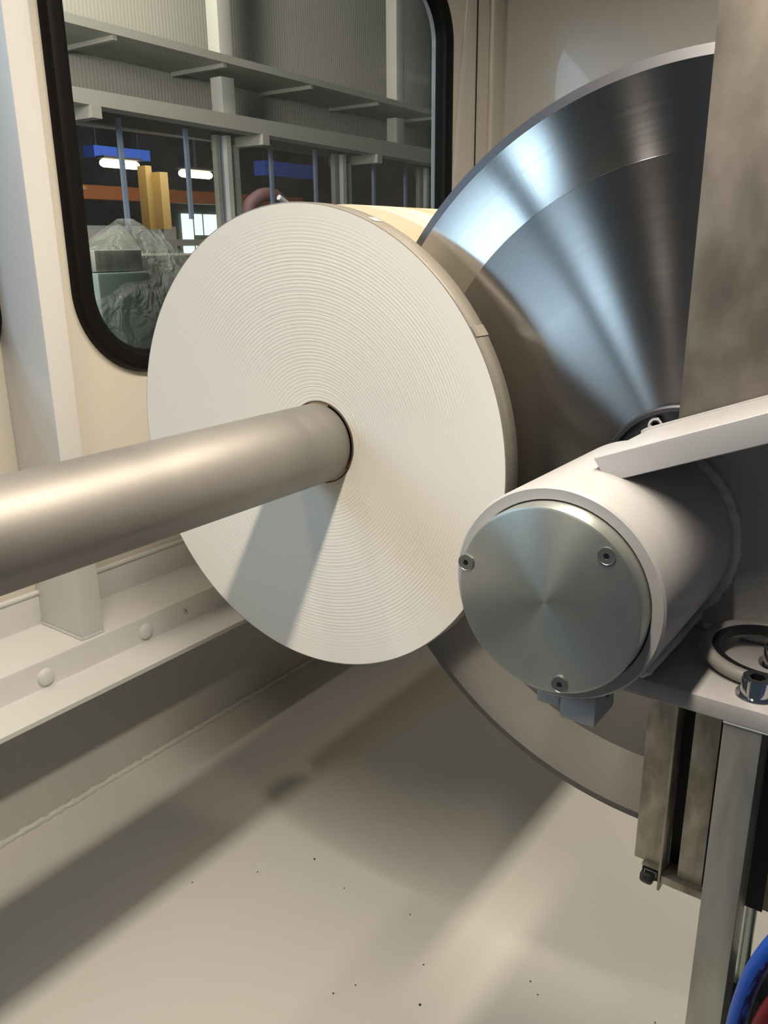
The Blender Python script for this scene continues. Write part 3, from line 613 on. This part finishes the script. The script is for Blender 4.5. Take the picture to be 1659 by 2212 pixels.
for y0, y1, z0, z1, lb in [(6.50, 7.30, 1.02, 1.14, 'bright blue hanging panel above the left hall lamp'), (9.30, 10.35, 0.98, 1.17, 'second bright blue hanging panel right of the left post')]:
    t = thing('blue_hall_panel', lb, 'girder', (-8.8, (y0 + y1) / 2, Z(z0)), 'blue panels in the dark hall')
    boxo('panel_box', (-8.9, -8.7, y0, y1, Z(z0), Z(z1)), M_bluep, t)  # plain saturated blue box, hung from the ceiling by rods
    for yy in (y0 + 0.1, y1 - 0.1): boxo('hanger_rod', (-8.81, -8.79, yy - 0.01, yy + 0.01, Z(z1), Z(1.7495)), M_steeld, t)
t = thing('hoist_column', 'yellow column hanging in the middle of the dark hall', 'column', (-7.0, 5.88, Z(0.19)))
boxo('column_front', (-7.0, -6.88, 5.87, 5.97, Z(0.19), Z(0.72)), M_yellow, t)
boxo('column_side', (-7.12, -7.0, 5.80, 5.875, Z(0.19), Z(0.78)), M_yellow, t)
boxo('column_hook', (-6.97, -6.93, 5.87, 5.91, Z(0.08), Z(0.19)), M_steelw, t)
tag(boxo('crane_beam', (-9.5, -9.3, 3.0, 10.8, Z(0.60), Z(0.76)), M_orange), 'rust orange crane beam across the dark hall', 'beam')
tag(boxo('yellow_rail', (-8.6, -8.5, 4.8, 6.2, Z(0.64), Z(0.68)), M_yellow), 'short yellow rail at the left of the dark hall', 'rail')
for y0, y1, z0, z1, lb in [(8.93, 9.13, -0.22, 0.50, 'narrow tall bright window pane, leftmost of the lit panes'), (9.18, 9.32, 0.20, 0.50, 'small bright pane beside the tall pane'), (9.37, 9.66, 0.20, 0.50, 'square bright pane in the middle'), (9.71, 9.90, 0.20, 0.50, 'bright pane at the right beside the pale post'), (9.18, 9.60, -0.22, 0.12, 'bright pane under the small ones, just above the roll')]:
    o = boxo('daylight_pane', (-10.98, -10.95, y0 * 1.09, y1 * 1.09, Z(z0 * 1.09), Z(z1 * 1.09)), E_day); tag(o, lb, 'window pane', 'bright panes of the far hall')
t = thing('orange_robot', 'dark red machine arm seen through the glazing above the roll', 'machine', (-6.6, 6.9, -0.6))
bm = tube([(-6.6, 6.7, -0.6), (-6.6, 6.75, Z(0.2)), (-6.6, 6.9, Z(0.50)), (-6.6, 7.2, Z(0.54)), (-6.6, 7.42, Z(0.38))], 0.07, n=14, sub=4); obj('machine_arm', bm, M_redm, t, smooth=60)
bm = tube([(-6.5, 7.15, Z(0.52)), (-6.5, 7.5, Z(0.36))], 0.03, n=10, sub=1); obj('arm_rod', bm, M_steelw, t, smooth=60)
for x, y0, y1, z0, z1, lb, mm in [(-8.8, 4.6, 5.6, -0.6, 0.55, 'dark grey cabinet low at the left of the dark hall', M_halld), (-9.6, 6.6, 8.4, -0.6, 0.75, 'grey partition behind the yellow column', M_clad), (-7.4, 7.8, 10.6, -0.6, 0.78, 'long grey machine casing beyond the middle post', M_clad)]:
    tag(boxo('hall_cabinet', (x - 0.4, x, y0, y1, z0, Z(z1 - 0.45)), mm), lb, 'cabinet')
# wrapped machine just outside the window
t = thing('wrapped_machine', 'grey green machine under crinkled clear plastic beyond the window', 'machine', (-2.62, 2.05, -0.6))
boxo('cabinet_body', (-2.80, -2.50, 1.83, 2.05, -0.60, Z(-0.075)), M_green, t, bev=0.01)
boxo('upper_unit', (-2.78, -2.52, 1.84, 2.04, Z(-0.073), Z(0.0)), M_galv, t, bev=0.008)
boxo('side_unit', (-2.95, -2.60, 2.10, 2.45, -0.60, Z(-0.02)), M_galv, t, bev=0.01)
bm = bmesh.new(); n = 48; prev = None
for j in range(22):
    f = j / 21; z = -0.598 + f * (Z(0.11) + 0.598); s_ = 1.0 if f < 0.78 else 1.0 - ((f - 0.78) / 0.22) ** 1.4 * 0.93
    ring = []
    for i in range(n):
        a_ = 2 * math.pi * i / n; ex = abs(math.cos(a_)) ** 0.45 * math.copysign(1, math.cos(a_)); ey = abs(math.sin(a_)) ** 0.45 * math.copysign(1, math.sin(a_))
        k = 1 + 0.06 * noise.noise(Vector((math.cos(a_) * 3, math.sin(a_) * 3, z * 7)))
        ring.append(bm.verts.new((-2.71 + 0.26 * ex * k * s_, 2.13 + 0.36 * ey * k * s_ , z)))
    if prev:
        for i in range(n): bm.faces.new([prev[i], prev[(i + 1) % n], ring[(i + 1) % n], ring[i]])
    prev = ring
bm.faces.new(prev)
obj('plastic_cover', bm, M_wrap, t, smooth=180)['label'] = 'clear plastic cover'
tag(boxo('white_cabinet', (-3.6, -3.2, 1.7, 3.6, -0.6, Z(-0.02)), M_white), 'white cabinet behind the wrapped machine at the left of the window', 'cabinet')
